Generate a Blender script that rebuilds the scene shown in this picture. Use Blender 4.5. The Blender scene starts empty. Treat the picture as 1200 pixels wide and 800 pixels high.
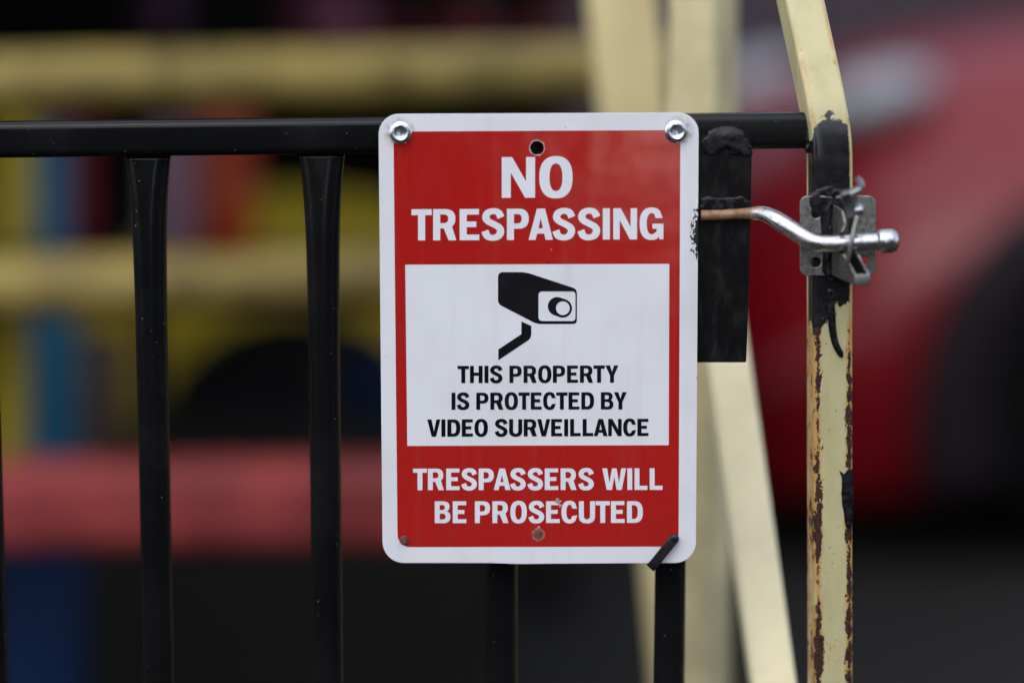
import bpy, bmesh, math, random
from mathutils import Vector, Matrix, Quaternion, noise as mnoise
random.seed(7)
R = math.radians
SC = bpy.context.scene
COL = SC.collection

# ------------------------------------------------------------------ camera
FPX = 85.0 / 36.0 * 1200.0
PITCH = R(8.0)
CAM = Vector((0.0, -1.911, 1.24))
FWD = Vector((0, math.cos(PITCH), -math.sin(PITCH)))
UP = Vector((0, math.sin(PITCH), math.cos(PITCH)))
cd = bpy.data.cameras.new("camera")
cam = bpy.data.objects.new("camera", cd)
COL.objects.link(cam)
cam.location = CAM
cam.rotation_euler = (R(90) - PITCH, 0, 0)
cd.lens = 85.0
cd.sensor_width = 36.0
cd.clip_start = 0.05
cd.clip_end = 3000
cd.dof.use_dof = True
cd.dof.focus_distance = 1.922
cd.dof.aperture_fstop = 1.02
cd.dof.aperture_blades = 0
SC.camera = cam

# ------------------------------------------------------------------ light
SUN_EL, SUN_AZ = R(58), R(205)          # azimuth from +Y, clockwise: behind the camera, to the left
w = bpy.data.worlds.new("World")
SC.world = w
w.use_nodes = True
nt = w.node_tree
sky = nt.nodes.new("ShaderNodeTexSky")
sky.sky_type = 'NISHITA'
sky.sun_disc = False
sky.sun_elevation = SUN_EL
sky.sun_rotation = SUN_AZ
sky.air_density = 1.0
sky.dust_density = 1.6
sky.ozone_density = 1.0
hs = nt.nodes.new("ShaderNodeHueSaturation")          # overcast: greyer than a clear sky
hs.inputs['Saturation'].default_value = 0.62
nt.links.new(sky.outputs[0], hs.inputs['Color'])
nt.links.new(hs.outputs[0], nt.nodes['Background'].inputs[0])
nt.nodes['Background'].inputs[1].default_value = 0.15
sd = bpy.data.lights.new("sun", 'SUN')
sd.energy = 0.6
sd.angle = R(125)
sd.color = (1.0, 0.96, 0.92)
so = bpy.data.objects.new("sun", sd)
COL.objects.link(so)
so.rotation_euler = Vector((-math.sin(SUN_AZ) * math.cos(SUN_EL), -math.cos(SUN_AZ) * math.cos(SUN_EL),
                            -math.sin(SUN_EL))).to_track_quat('-Z', 'Y').to_euler()
SC.view_settings.view_transform = 'Standard'
SC.view_settings.look = 'None'
SC.view_settings.gamma = 1
SC.view_settings.use_curve_mapping = False
SC.view_settings.exposure = 1.08


# ------------------------------------------------------------------ helpers
def P(px, py, Y):
    """world point on the upright plane y = Y seen at photo pixel (1200x800)"""
    d = FWD + Vector((1, 0, 0)) * ((px - 600) / FPX) + UP * (-(py - 400) / FPX)
    return CAM + d * ((Y - CAM.y) / d.y)


def PXW(Y):
    return (P(601, 400, Y) - P(600, 400, Y)).length


def empty(name, loc, label, cat, group=None, kind=None):
    o = bpy.data.objects.new(name, None)
    COL.objects.link(o)
    o.location = loc
    o.empty_display_size = .05
    tag(o, label, cat, group, kind)
    return o


def tag(o, label=None, cat=None, group=None, kind=None):
    if label: o['label'] = label
    if cat: o['category'] = cat
    if group: o['group'] = group
    if kind: o['kind'] = kind
    return o


def link(name, me, mat, parent=None, smooth=True):
    """mesh in world coordinates -> object (origin at parent's base)"""
    o = bpy.data.objects.new(name, me)
    COL.objects.link(o)
    if mat and not me.materials: me.materials.append(mat)
    if smooth:
        for p in me.polygons: p.use_smooth = True
    if parent:
        o.parent = parent
        m = Matrix.Identity(4)
        q = parent
        loc = Vector((0, 0, 0))
        while q:
            loc += q.location
            q = q.parent
        me.transform(Matrix.Translation(-loc))
    return o


def autosmooth(o, ang=35):
    me = o.data
    bm = bmesh.new(); bm.from_mesh(me)
    for e in bm.edges:
        if len(e.link_faces) == 2 and e.calc_face_angle(0) > R(ang): e.smooth = False
    bm.to_mesh(me); bm.free()
    return o


def bm_mesh(bm, name):
    bmesh.ops.recalc_face_normals(bm, faces=bm.faces[:])
    me = bpy.data.meshes.new(name)
    bm.to_mesh(me); bm.free()
    return me


def rrect(hw, hd, r, n=4):
    """rounded rectangle section, points (a, b) counter-clockwise"""
    pts = []
    for cx, cy, a0 in ((hw - r, hd - r, 0), (-hw + r, hd - r, 90), (-hw + r, -hd + r, 180), (hw - r, -hd + r, 270)):
        for k in range(n + 1):
            a = R(a0 + 90 * k / n)
            pts.append((cx + r * math.cos(a), cy + r * math.sin(a)))
    return pts


def loft(rings, closed_ends=True, bm=None):
    bm = bm or bmesh.new()
    vr = [[bm.verts.new(p) for p in ring] for ring in rings]
    n = len(vr[0])
    for a, b in zip(vr, vr[1:]):
        for i in range(n):
            bm.faces.new((a[i], a[(i + 1) % n], b[(i + 1) % n], b[i]))
    if closed_ends:
        bm.faces.new(vr[0]); bm.faces.new(vr[-1])
    return bm


def tube(pts, rad, n=20, bm=None, flat=1.0):
    """round tube through world points with radius (number or list)"""
    pts = [Vector(p) for p in pts]
    if not isinstance(rad, (list, tuple)): rad = [rad] * len(pts)
    rings = []
    ref = None
    for i, p in enumerate(pts):
        t = (pts[min(i + 1, len(pts) - 1)] - pts[max(i - 1, 0)]).normalized()
        if ref is None:
            ref = t.orthogonal().normalized()
        ref = (ref - t * ref.dot(t)).normalized()
        b = t.cross(ref)
        rings.append([p + (ref * math.cos(2 * math.pi * k / n) + b * math.sin(2 * math.pi * k / n) * flat) * rad[i] for k in range(n)])
    return loft(rings, True, bm)


def smooth_path(pts, n=8):
    pts = [Vector(p) for p in pts]
    out = []
    for i in range(len(pts) - 1):
        p0, p1, p2, p3 = pts[max(i - 1, 0)], pts[i], pts[i + 1], pts[min(i + 2, len(pts) - 1)]
        for k in range(n):
            t = k / n
            out.append(.5 * ((2 * p1) + (-p0 + p2) * t + (2 * p0 - 5 * p1 + 4 * p2 - p3) * t * t + (-p0 + 3 * p1 - 3 * p2 + p3) * t ** 3))
    out.append(pts[-1])
    return out


def box(lo, hi, bev=0.0, bm=None, seg=2):
    new = bmesh.new()
    r = bmesh.ops.create_cube(new, size=1)
    lo, hi = Vector(lo), Vector(hi)
    for v in new.verts:
        v.co = Vector((lo[i] + (v.co[i] + .5) * (hi[i] - lo[i]) for i in range(3)))
    if bev: bmesh.ops.bevel(new, geom=new.edges[:], offset=bev, segments=seg, profile=.5, affect='EDGES')
    if bm is None: return new
    me = bpy.data.meshes.new("t"); new.to_mesh(me); new.free(); bm.from_mesh(me); bpy.data.meshes.remove(me)
    return bm


def lathe(profile, c, n=32, axis='Z', bm=None, sides=None):
    """profile [(r, h)] turned about an axis through c"""
    rings = []
    for r, h in profile:
        ring = []
        for k in range(n):
            a = 2 * math.pi * k / n
            x, y = r * math.cos(a), r * math.sin(a)
            ring.append(Vector(c) + (Vector((x, y, h)) if axis == 'Z' else Vector((x, -h, y))))
        rings.append(ring)
    return loft(rings, True, bm)


def lumps(pts, r, bm=None, seed=0, squash=(1, .6, 1), sub=2):
    bm = bm or bmesh.new()
    for i, p in enumerate(pts):
        t = bmesh.new()
        bmesh.ops.create_icosphere(t, subdivisions=sub, radius=1)
        rr = r * random.uniform(.7, 1.25)
        for v in t.verts:
            k = 1 + .45 * mnoise.noise(v.co * 2.1 + Vector((i * 3.1, seed, 0))) + .2 * mnoise.noise(v.co * 5 + Vector((i, seed, 9)))
            v.co = Vector(p) + Vector((v.co.x * squash[0], v.co.y * squash[1], v.co.z * squash[2])) * rr * k
        me = bpy.data.meshes.new("t"); t.to_mesh(me); t.free(); bm.from_mesh(me); bpy.data.meshes.remove(me)
    return bm


def fuse(bm, name, vox=.0009):
    me = bm_mesh(bm, name)
    o = bpy.data.objects.new('t', me); COL.objects.link(o)
    r_ = o.modifiers.new('r', 'REMESH'); r_.mode = 'VOXEL'; r_.voxel_size = vox
    sm = o.modifiers.new('s', 'SMOOTH'); sm.factor = .5; sm.iterations = 9
    dg = bpy.context.evaluated_depsgraph_get()
    out = bpy.data.meshes.new_from_object(o.evaluated_get(dg))
    bpy.data.objects.remove(o)
    out.name = name
    return out


# ------------------------------------------------------------------ materials
class NT:
    def __init__(s, name):
        s.m = bpy.data.materials.new(name)
        s.m.use_nodes = True
        s.t = s.m.node_tree
        s.b = s.t.nodes['Principled BSDF']
        s._tc = None

    def new(s, typ): return s.t.nodes.new(typ)

    def put(s, sock, v):
        if hasattr(v, 'is_output'): s.t.links.new(v, sock)
        elif isinstance(v, (tuple, list)) and len(v) == 3 and sock.type == 'RGBA': sock.default_value = (*v, 1)
        else: sock.default_value = v

    def m1(s, op, a, b=0.0, clamp=False):
        n = s.new('ShaderNodeMath'); n.operation = op; n.use_clamp = clamp
        s.put(n.inputs[0], a); s.put(n.inputs[1], b)
        return n.outputs[0]

    def step(s, v, lo, hi):
        n = s.new('ShaderNodeMapRange'); n.interpolation_type = 'SMOOTHSTEP'
        s.put(n.inputs[0], v); n.inputs[1].default_value = lo; n.inputs[2].default_value = hi
        return n.outputs[0]

    def obj(s, scale=(1, 1, 1)):
        if s._tc is None: s._tc = s.new('ShaderNodeTexCoord')
        mp = s.new('ShaderNodeMapping'); mp.inputs['Scale'].default_value = scale
        s.t.links.new(s._tc.outputs['Object'], mp.inputs[0])
        return mp.outputs[0]

    def noise(s, scale, detail=3, rough=.55, vec=None, dist=0):
        n = s.new('ShaderNodeTexNoise')
        n.inputs['Scale'].default_value = scale; n.inputs['Detail'].default_value = detail
        n.inputs['Roughness'].default_value = rough; n.inputs['Distortion'].default_value = dist
        s.t.links.new(vec if vec is not None else s.obj(), n.inputs['Vector'])
        return n.outputs['Fac']

    def mix(s, f, a, b):
        n = s.new('ShaderNodeMix'); n.data_type = 'RGBA'
        s.put(n.inputs[0], f); s.put(n.inputs[6], a); s.put(n.inputs[7], b)
        return n.outputs[2]

    def mixf(s, f, a, b):
        n = s.new('ShaderNodeMix'); n.data_type = 'FLOAT'
        s.put(n.inputs[0], f); s.put(n.inputs[2], a); s.put(n.inputs[3], b)
        return n.outputs[0]

    def attr(s, name):
        n = s.new('ShaderNodeAttribute'); n.attribute_name = name
        return n.outputs['Fac']

    def sep(s):
        n = s.new('ShaderNodeSeparateXYZ'); s.t.links.new(s.obj(), n.inputs[0])
        return n.outputs

    def bump(s, h, strength, dist=.001):
        n = s.new('ShaderNodeBump'); n.inputs['Strength'].default_value = strength; n.inputs['Distance'].default_value = dist
        s.t.links.new(h, n.inputs['Height'])
        s.t.links.new(n.outputs[0], s.b.inputs['Normal'])

    def set(s, **k):
        for a, v in k.items():
            s.put(s.b.inputs[{'base': 'Base Color', 'rough': 'Roughness', 'metal': 'Metallic', 'coat': 'Coat Weight',
                              'coatr': 'Coat Roughness', 'spec': 'Specular IOR Level', 'ior': 'IOR'}[a]], v)
        return s


def simple(name, c, rough=.5, metal=0, coat=0, var=.18, nscale=30, bump=.0, spec=.5, bdist=.001, bscale=None):
    n = NT(name)
    f = n.noise(nscale, 4)
    f = n.step(f, .3, .7)
    n.set(base=n.mix(f, tuple(x * (1 - var) for x in c), tuple(min(1, x * (1 + var)) for x in c)), rough=n.mixf(f, rough * .85, min(1, rough * 1.15)),
          metal=metal, coat=coat, spec=spec)
    if bump: n.bump(n.noise(bscale or nscale * 3, 4), bump, bdist)
    return n.m


# --- black gate paint: glossy, faint orange peel, dust specks
def gate_paint():
    n = NT('gate black paint')
    dust = n.step(n.noise(9, 5), .42, .75)
    speck = n.step(n.noise(420, 1, .3), .785, .81)
    c = n.mix(dust, (.0045, .0047, .0052), (.0085, .0085, .0085))
    c = n.mix(speck, c, (.16, .15, .14))
    n.set(base=c, rough=n.mixf(dust, .2, .32), spec=.2)
    n.bump(n.noise(260, 4), .12, .0006)
    return n.m


def raw_steel_black():
    n = NT('brushed on black paint')
    v = n.obj((1, 1, .35))
    f = n.step(n.noise(90, 6, .7, v), .45, .78)
    r = n.step(n.noise(160, 5, .6), .66, .74)
    g = n.step(n.noise(38, 5, .6), .5, .75)
    c = n.mix(f, (.004, .004, .0045), (.018, .018, .017))
    c = n.mix(n.m1('MULTIPLY', g, .5), c, (.022, .020, .015))
    c = n.mix(n.m1('MULTIPLY', r, .55), c, (.10, .035, .014))
    n.set(base=c, rough=n.mixf(f, .28, .55), spec=.22)
    n.bump(n.noise(160, 5, .6, n.obj((1, 1, .4))), .35, .0010)
    return n.m


def weld_mat():
    n = NT('black painted weld')
    f = n.step(n.noise(180, 4), .4, .7)
    n.set(base=n.mix(f, (.004, .004, .005), (.014, .015, .018)), rough=n.mixf(f, .25, .55), spec=.28)
    n.bump(n.noise(500, 4), .4, .001)
    return n.m


def sign_white():
    n = NT('sign white enamel')
    x, y, z = n.sep()
    def at(cx, cz, rx, rz):
        a = n.m1('DIVIDE', n.m1('SUBTRACT', x, cx), rx); b = n.m1('DIVIDE', n.m1('SUBTRACT', z, cz), rz)
        return n.m1('SQRT', n.m1('ADD', n.m1('MULTIPLY', a, a), n.m1('MULTIPLY', b, b)))
    d = at(.1285, .0825, .010, .024)
    nz = n.noise(420, 4, .6, n.obj((1, 1, .6)))
    scuff = n.step(n.m1('SUBTRACT', n.m1('ADD', nz, .23), n.m1('MULTIPLY', d, .42)), .40, .43)
    d2 = at(.1275, -.02, .003, .10)
    scuff2 = n.step(n.m1('SUBTRACT', n.noise(300, 5), n.m1('MULTIPLY', d2, .12)), .53, .57)
    sm = n.m1('MAXIMUM', scuff, n.m1('MULTIPLY', scuff2, .75))
    speck = n.step(n.noise(170, 1, .3), .775, .795)
    speck = n.m1('MULTIPLY', speck, n.step(n.noise(35, 2), .45, .6))
    dirt = n.step(n.noise(14, 5), .42, .75)
    run = n.step(n.noise(70, 4, .6, n.obj((1, 1, .07))), .5, .78)
    c = n.mix(dirt, (.745, .75, .765), (.68, .68, .685))
    c = n.mix(n.m1('MULTIPLY', run, .35), c, (.60, .585, .56))
    for bx_, bz_ in ((-.1095, .162), (.1095, .163)):
        dd = at(bx_, bz_, .0096, .0096)
        gr = n.m1('MULTIPLY', n.m1('SUBTRACT', 1.0, n.step(dd, .85, 1.5)), n.step(n.noise(260, 4), .3, .65))
        c = n.mix(n.m1('MULTIPLY', gr, .7), c, (.25, .20, .15))
    c = n.mix(n.m1('MULTIPLY', speck, .75), c, (.12, .10, .09))
    c = n.mix(sm, c, (.012, .012, .014))
    n.set(base=c, rough=n.mixf(dirt, .28, .42), spec=.5)
    n.bump(n.noise(9, 2), .25, .004)
    return n.m


def sign_red():
    n = NT('sign red enamel')
    dirt = n.step(n.noise(22, 5, .6), .45, .8)
    c = n.mix(dirt, (.40, .0115, .009), (.35, .0155, .0125))
    run = n.step(n.noise(80, 4, .6, n.obj((1, 1, .07))), .5, .8)
    c = n.mix(n.m1('MULTIPLY', run, .12), c, (.42, .12, .10))
    speck = n.step(n.noise(210, 1, .3), .78, .80)
    pale = n.step(n.noise(150, 2, .3, n.obj((1, 1, 1.2))), .80, .82)
    c = n.mix(n.m1('MULTIPLY', speck, .6), c, (.05, .008, .008))
    c = n.mix(n.m1('MULTIPLY', pale, .35), c, (.6, .35, .3))
    n.set(base=c, rough=n.mixf(dirt, .10, .2), spec=.6)
    n.bump(n.noise(8, 3), .32, .004)
    return n.m


def post_paint():
    n = NT('rusty cream post paint')
    sx, sy, sl = n.attr('sx'), n.attr('sy'), n.attr('sl')
    ax = n.m1('ABSOLUTE', sx)
    big = n.noise(22, 3, .5)
    fine = n.m1('ADD', n.m1('MULTIPLY', n.noise(150, 7, .68, n.obj((1, 1, .55)), .8), .78), n.m1('MULTIPLY', n.noise(480, 3, .6), .22))
    mid = n.noise(120, 4, .6, n.obj((1, 1, .45)))
    low = n.step(sl, 300, 420)                                   # weather-beaten below the latch
    edge = n.step(ax, .27, .455)
    corner = n.m1('SUBTRACT', 1.0, n.m1('MULTIPLY', n.m1('ABSOLUTE', n.m1('SUBTRACT', ax, .40)), 5.6), True)
    amt = n.m1('ADD', n.m1('MULTIPLY', corner, .26), n.m1('MULTIPLY', n.m1('SUBTRACT', big, .5), .50))
    amt = n.m1('ADD', amt, n.m1('MULTIPLY', n.m1('SUBTRACT', low, 1.0), .20))
    core = n.step(n.m1('ADD', amt, fine), .668, .69)
    halo = n.m1('MULTIPLY', n.step(n.m1('ADD', n.m1('ADD', amt, n.m1('MULTIPLY', edge, .15)), n.m1('MULTIPLY', mid, .55)), .33, .62), .9)
    spots = n.m1('MULTIPLY', n.step(n.noise(200, 4, .6), .675, .70), n.step(sl, 60, 400))
    dirt = n.step(n.noise(40, 5, .6, n.obj((1, 1, .3))), .35, .75)
    cream = n.mix(dirt, (.55, .495, .265), (.43, .375, .18))
    c = n.mix(halo, cream, (.50, .24, .055))
    c = n.mix(n.m1('MULTIPLY', spots, .8), c, (.16, .08, .03))
    deep = n.mix(n.step(n.noise(500, 2), .4, .6), (.012, .005, .003), (.060, .020, .008))
    c = n.mix(core, c, deep)
    # brushed-on black paint over the weld and the latch
    wob = n.m1('MULTIPLY', n.m1('SUBTRACT', n.noise(110, 4, .55), .5), 60.0)
    wob2 = n.m1('MULTIPLY', n.m1('SUBTRACT', n.noise(420, 3, .6), .5), 13.0)
    slw = n.m1('ADD', n.m1('ADD', sl, wob), wob2)
    side = n.m1('MULTIPLY', n.m1('MULTIPLY', sx, sx), 95.0)
    top = n.step(n.m1('SUBTRACT', slw, side), 140, 143)
    botl = n.m1('ADD', slw, n.m1('MULTIPLY', n.m1('ADD', sx, .3), 42.0))
    bot = n.m1('SUBTRACT', 1.0, n.step(botl, 371, 377))
    rs = n.m1('SUBTRACT', 1.0, n.step(n.m1('ADD', sx, n.m1('MULTIPLY', wob2, .006)), .40, .42))
    front = n.m1('SUBTRACT', 1.0, n.step(sy, .1, .3))
    black = n.m1('MULTIPLY', n.m1('MULTIPLY', top, bot), n.m1('MULTIPLY', rs, front))
    spat = n.m1('MULTIPLY', n.step(n.m1('SUBTRACT', n.noise(520, 2, .5), n.m1('MULTIPLY', n.m1('ABSOLUTE', n.m1('SUBTRACT', sl, 150)), .010)), .58, .60), front)
    black = n.m1('MAXIMUM', black, n.m1('MULTIPLY', spat, .8))
    bf = n.step(n.noise(140, 5), .4, .7)
    c = n.mix(black, c, n.mix(bf, (.005, .005, .006), (.014, .013, .013)))
    rough = n.mixf(n.m1('MAXIMUM', core, n.m1('MULTIPLY', halo, .4)), .3, .85)
    slick = n.step(sl, 178, 196)
    rough = n.mixf(black, rough, n.mixf(slick, .24, .5))
    n.set(base=c, rough=rough, spec=n.mixf(black, .45, n.mixf(slick, .6, .2)))
    h = n.m1('ADD', n.m1('MULTIPLY', core, .55), n.m1('MULTIPLY', n.m1('MULTIPLY', black, slick), n.noise(260, 5, .65)))
    n.bump(n.m1('ADD', h, n.m1('MULTIPLY', n.noise(90, 3), .25)), .5, .0011)
    return n.m


def galv(name='zinc plated steel', dirt_col=(.06, .055, .05), amount=.5, base=(.52, .53, .55), rough=.3):
    n = NT(name)
    f = n.step(n.noise(170, 6, .7), .38, .68)
    sp = n.step(n.noise(520, 3, .5), .64, .70)
    c = n.mix(n.m1('MULTIPLY', f, amount), base, tuple(x * .45 for x in base))
    c = n.mix(n.m1('MULTIPLY', sp, .8), c, dirt_col)
    n.set(base=c, metal=n.mixf(sp, 1.0, .3), rough=n.mixf(f, rough, rough + .22))
    n.bump(n.noise(200, 4), .15, .0006)
    return n.m


def asphalt():
    n = NT('asphalt')
    a = n.step(n.noise(90, 6, .7), .35, .7)
    b = n.step(n.noise(.9, 4), .35, .7)
    c = n.mix(a, (.0085, .0080, .0072), (.018, .0170, .0155))
    c = n.mix(n.m1('MULTIPLY', b, .5), c, (.018, .018, .019))
    n.set(base=c, rough=.9, spec=.2)
    n.bump(n.noise(140, 5), .6, .006)
    return n.m


M = dict(
    gate=gate_paint(), raw=raw_steel_black(), weld=weld_mat(), white=sign_white(), red=sign_red(), post=post_paint(),
    zinc=galv(amount=1.0, base=(.33, .32, .30), rough=.42, dirt_col=(.03, .025, .022)), zinc2=galv('zinc plated bolt', amount=.25, base=(.66, .68, .70), rough=.2),
    rod=galv('zinc plated rod', amount=.4, base=(.62, .62, .62), rough=.22),
    letter_w=simple('white lettering', (.74, .745, .77), .33, var=.03),
    letter_b=simple('black lettering', (.0035, .003, .006), .25, var=.2, spec=.3),
    tie=simple('black nylon', (.008, .008, .009), .38, var=.3, nscale=200),
    cream=simple('cream frame paint', (.80, .71, .44), .42, var=.12, nscale=9),
    cream_s=simple('darker cream post paint', (.60, .515, .29), .5, var=.2, nscale=12, spec=.35),  # a darker even cream for the frame's upright post
    cream_d=simple('cream post paint', (.76, .62, .31), .45, var=.15, nscale=7),
    yrail=simple('ochre rail paint', (.25, .185, .05), .5, spec=.3, var=.45, nscale=9),
    rrail=simple('faded red rail paint', (.215, .032, .030), .6, spec=.25, var=.35, nscale=9),
    asphalt=asphalt(),
    dark=simple('dark stall board', (.012, .0115, .0105), .85, spec=.15, var=.3),
    canvas=simple('dark canvas', (.02, .02, .024), .85, var=.2),
    y1=simple('yellow gloss paint', (.50, .36, .02), .5, spec=.3, var=.15, nscale=5),
    bl1=simple('blue gloss paint', (.0, .075, .135), .5, spec=.3, var=.15, nscale=5),
    bl2=simple('navy paint', (.002, .020, .075), .5, spec=.3, var=.15, nscale=5),
    rd1=simple('red gloss paint', (.14, .004, .010), .5, spec=.3, var=.15, nscale=5),
    or1=simple('orange plastic', (.34, .04, .006), .5, spec=.3, var=.15, nscale=5),
    mv1=simple('mauve plastic', (.20, .115, .15), .5, spec=.3, var=.15, nscale=5),
    pu1=simple('purple plastic', (.07, .02, .055), .5, spec=.3, var=.15, nscale=5),
    pk1=simple('pink gloss', (.22, .05, .09), .5, spec=.3, var=.15, nscale=5),
    br1=simple('brown plastic', (.06, .03, .02), .5, var=.15, nscale=5),
    plastic=simple('grey black car trim', (.010, .006, .009), .6, spec=.2, var=.15),
    tyre=simple('tyre rubber', (.003, .003, .003), .9, spec=.1, var=.2),
    alloy=simple('alloy wheel', (.01, .01, .011), .5, metal=.3, var=.1),
    wall=simple('dark render wall', (.035, .022, .03), .8, var=.25, nscale=2),
    rust=simple('rusty screw', (.12, .05, .03), .8, var=.5, nscale=300, bump=.6),
    hole=simple('bare hole rim', (.40, .26, .22), .6, var=.35, nscale=400),
    pad=simple('concrete pad', (.10, .10, .095), .85, var=.2),
)


def rusty_rod():
    n = NT('rusty rod end')
    f = n.step(n.noise(160, 5), .35, .7)
    n.set(base=n.mix(f, (.33, .185, .10), (.19, .085, .04)), metal=.25, rough=.5)
    n.bump(n.noise(400, 4), .3, .0006)
    return n.m


M['rodrust'] = rusty_rod()
cp = NT('red car paint'); cp.set(base=(.17, .0012, .005), rough=.5, spec=.15, coat=.55, coatr=.2); cp.b.inputs['Coat IOR'].default_value = 1.5; M['car'] = cp.m
gl = NT('dark car glass'); gl.set(base=(.006, .006, .008), rough=.05, spec=.6); M['glass'] = gl.m
hl = NT('headlight lens'); hl.set(base=(.27, .29, .31), rough=.2, spec=.6, coat=.3); M['lamp'] = hl.m

# ------------------------------------------------------------------ ground
bm = bmesh.new()
bmesh.ops.create_grid(bm, x_segments=8, y_segments=8, size=900)
g = link('ground', bm_mesh(bm, 'ground'), M['asphalt'], smooth=False)
tag(g, kind='structure')

# ------------------------------------------------------------------ gate
YG = 0.0                    # front face of the top rail
RAIL = .0285
def rail_mid(px):           # pixel row of the rail's centre line
    return 164.5 - (px) * (11.0 / 945.0)

gate = empty('metal_gate', P(480, 800, .014), 'black tubular steel gate with slim upright bars, carrying the red and white sign', 'gate')
gate.location.z = 0
# top rail
yc = YG + RAIL / 2
L = P(-220, rail_mid(-220), YG); Rr = P(947.5, rail_mid(947.5), YG)
sec = rrect(RAIL / 2, RAIL / 2, .0066, 7)
rings = []
for k in range(25):
    c = L.lerp(Rr, k / 24)
    rings.append([(c.x, yc + a, c.z + b) for a, b in sec])
autosmooth(link('top_rail', bm_mesh(loft(rings), 'top_rail'), M['gate'], gate), 50)
# bottom rail below the picture
rings = [[(x, yc + a, .13 + b) for a, b in sec] for x in (L.x, Rr.x)]
autosmooth(link('bottom_rail', bm_mesh(loft(rings), 'bottom_rail'), M['gate'], gate), 50)
# bars: round tube, pinched flat and wide at the top
for px, row in ((-211, 540), (-16, 540), (180.5, 520), (381, 520), (588, 730), (785, 730)):
    base = P(px, row, yc)
    zt = P(px, rail_mid(px), YG).z - RAIL / 2 + .0005
    rings = []
    zs = [0, .004, .010, .018, .028, .040, .056, .076, .10, .13, .17, .3, .55, zt - .145]
    for d in zs:
        f = math.exp(-d / .042)
        rx = .0126 * (1 + .46 * f); ry = .0126 * (1 - .42 * f)
        ring = []
        for k in range(28):
            a = 2 * math.pi * k / 28
            ca, sa = math.cos(a), math.sin(a)
            dent = 1 - .16 * math.exp(-d / .03) * math.exp(-(ca / .28) ** 2)
            ring.append((base.x + rx * ca, yc + ry * sa * dent, zt - d))
        rings.append(ring)
    link('bar', bm_mesh(loft(rings), 'bar'), M['gate'], gate)

# strike plate hanging from the rail beside the sign
pl = []
for px, py in ((806, 158), (880, 158), (881, 176), (880, 240), (878, 330), (874.5, 424.5), (806, 424.5)):
    pl.append(P(px, py, YG - .004))
bm = bmesh.new()
f0 = [bm.verts.new((p.x, YG - .0045, p.z)) for p in pl]
bm.faces.new(f0)
r = bmesh.ops.extrude_face_region(bm, geom=bm.faces[:])
bmesh.ops.translate(bm, vec=(0, .0042, 0), verts=[v for v in r['geom'] if isinstance(v, bmesh.types.BMVert)])
bmesh.ops.bevel(bm, geom=[e for e in bm.edges], offset=.0007, segments=2, affect='EDGES')
autosmooth(link('strike_plate', bm_mesh(bm, 'strike_plate'), M['raw'], gate), 30)
# weld runs
random.seed(3)
pts = []
for i in range(150):
    a_ = R(random.uniform(0, 180)); q_ = random.uniform(.15, 1) ** .5
    row_ = 180 - 33 * q_ * math.sin(a_) * .9
    pts.append(P(851 + 24 * q_ * math.cos(a_), row_, YG - .0006 - .0042 * min(1, max(0, (row_ - 150) / 9))))
link('weld', fuse(lumps(pts, .0036, seed=1, squash=(1.5, .36, .8)), 'weld'), M['weld'], gate)
pts = [P(826 + (i % 20) * 2.5 + random.uniform(-1, 1), 240 + random.uniform(-7, 6), YG - .0048) for i in range(46)]
link('weld', fuse(lumps(pts, .0032, seed=5, squash=(1.5, .36, .9)), 'weld'), M['weld'], gate)

# strike rod: rusty inner end, bright cranked bar, round cap
k = PXW(0)
path = smooth_path([P(821.5, 252.5, -.0088), P(840, 252.2, -.0088), P(866, 250.8, -.0095), P(880, 250.2, -.0115), P(893, 250.0, -.014), P(904, 254, -.020), P(918, 262.5, -.027), P(944, 278.5, -.037), P(957, 284.3, -.041),
                    P(972, 285.6, -.042), P(1002, 284, -.042), P(1034, 282.6, -.042)], 7)
rad = [(6.1 + 3.7 * min(1, max(0, (i - 14) / 26))) * k for i in range(len(path))]
rodm = galv('rod half rusted', amount=.4, base=(.62, .62, .62), rough=.22)
n_ = NT.__new__(NT); n_.m = rodm; n_.t = rodm.node_tree; n_.b = n_.t.nodes['Principled BSDF']; n_._tc = None
xr = (P(890, 250, -.013) - gate.location).x
f_ = n_.m1('ADD', n_.m1('SUBTRACT', xr, n_.sep()[0]), n_.m1('MULTIPLY', n_.m1('SUBTRACT', n_.noise(140, 5, .65), .5), .045))
f_ = n_.step(f_, -.006, .010)
for sk, val in (('Base Color', None), ('Metallic', .2), ('Roughness', .55)):
    src = n_.b.inputs[sk].links[0].from_socket
    if val is None:
        rust_ = n_.mix(n_.step(n_.noise(160, 5), .35, .7), (.33, .185, .095), (.17, .075, .035))
        n_.t.links.new(n_.mix(f_, src, rust_), n_.b.inputs[sk])
    else: n_.t.links.new(n_.mixf(f_, src, val), n_.b.inputs[sk])
link('strike_rod', bm_mesh(tube(path, rad, 28), 'strike_rod'), rodm, gate)
a, b = P(1027, 283, -.042), P(1053, 281.8, -.042)
ax = (b - a)
prof = [(8.5, 0), (11.5, .03), (13.0, .12), (13.6, .28), (13.6, .62), (12.6, .80), (10, .92), (6, .985), (1, 1.0)]
bm = tube([a + ax * t for r_, t in prof], [r_ * k for r_, t in prof], 28)
autosmooth(link('rod_cap', bm_mesh(bm, 'rod_cap'), M['rod'], gate), 60)

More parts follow.
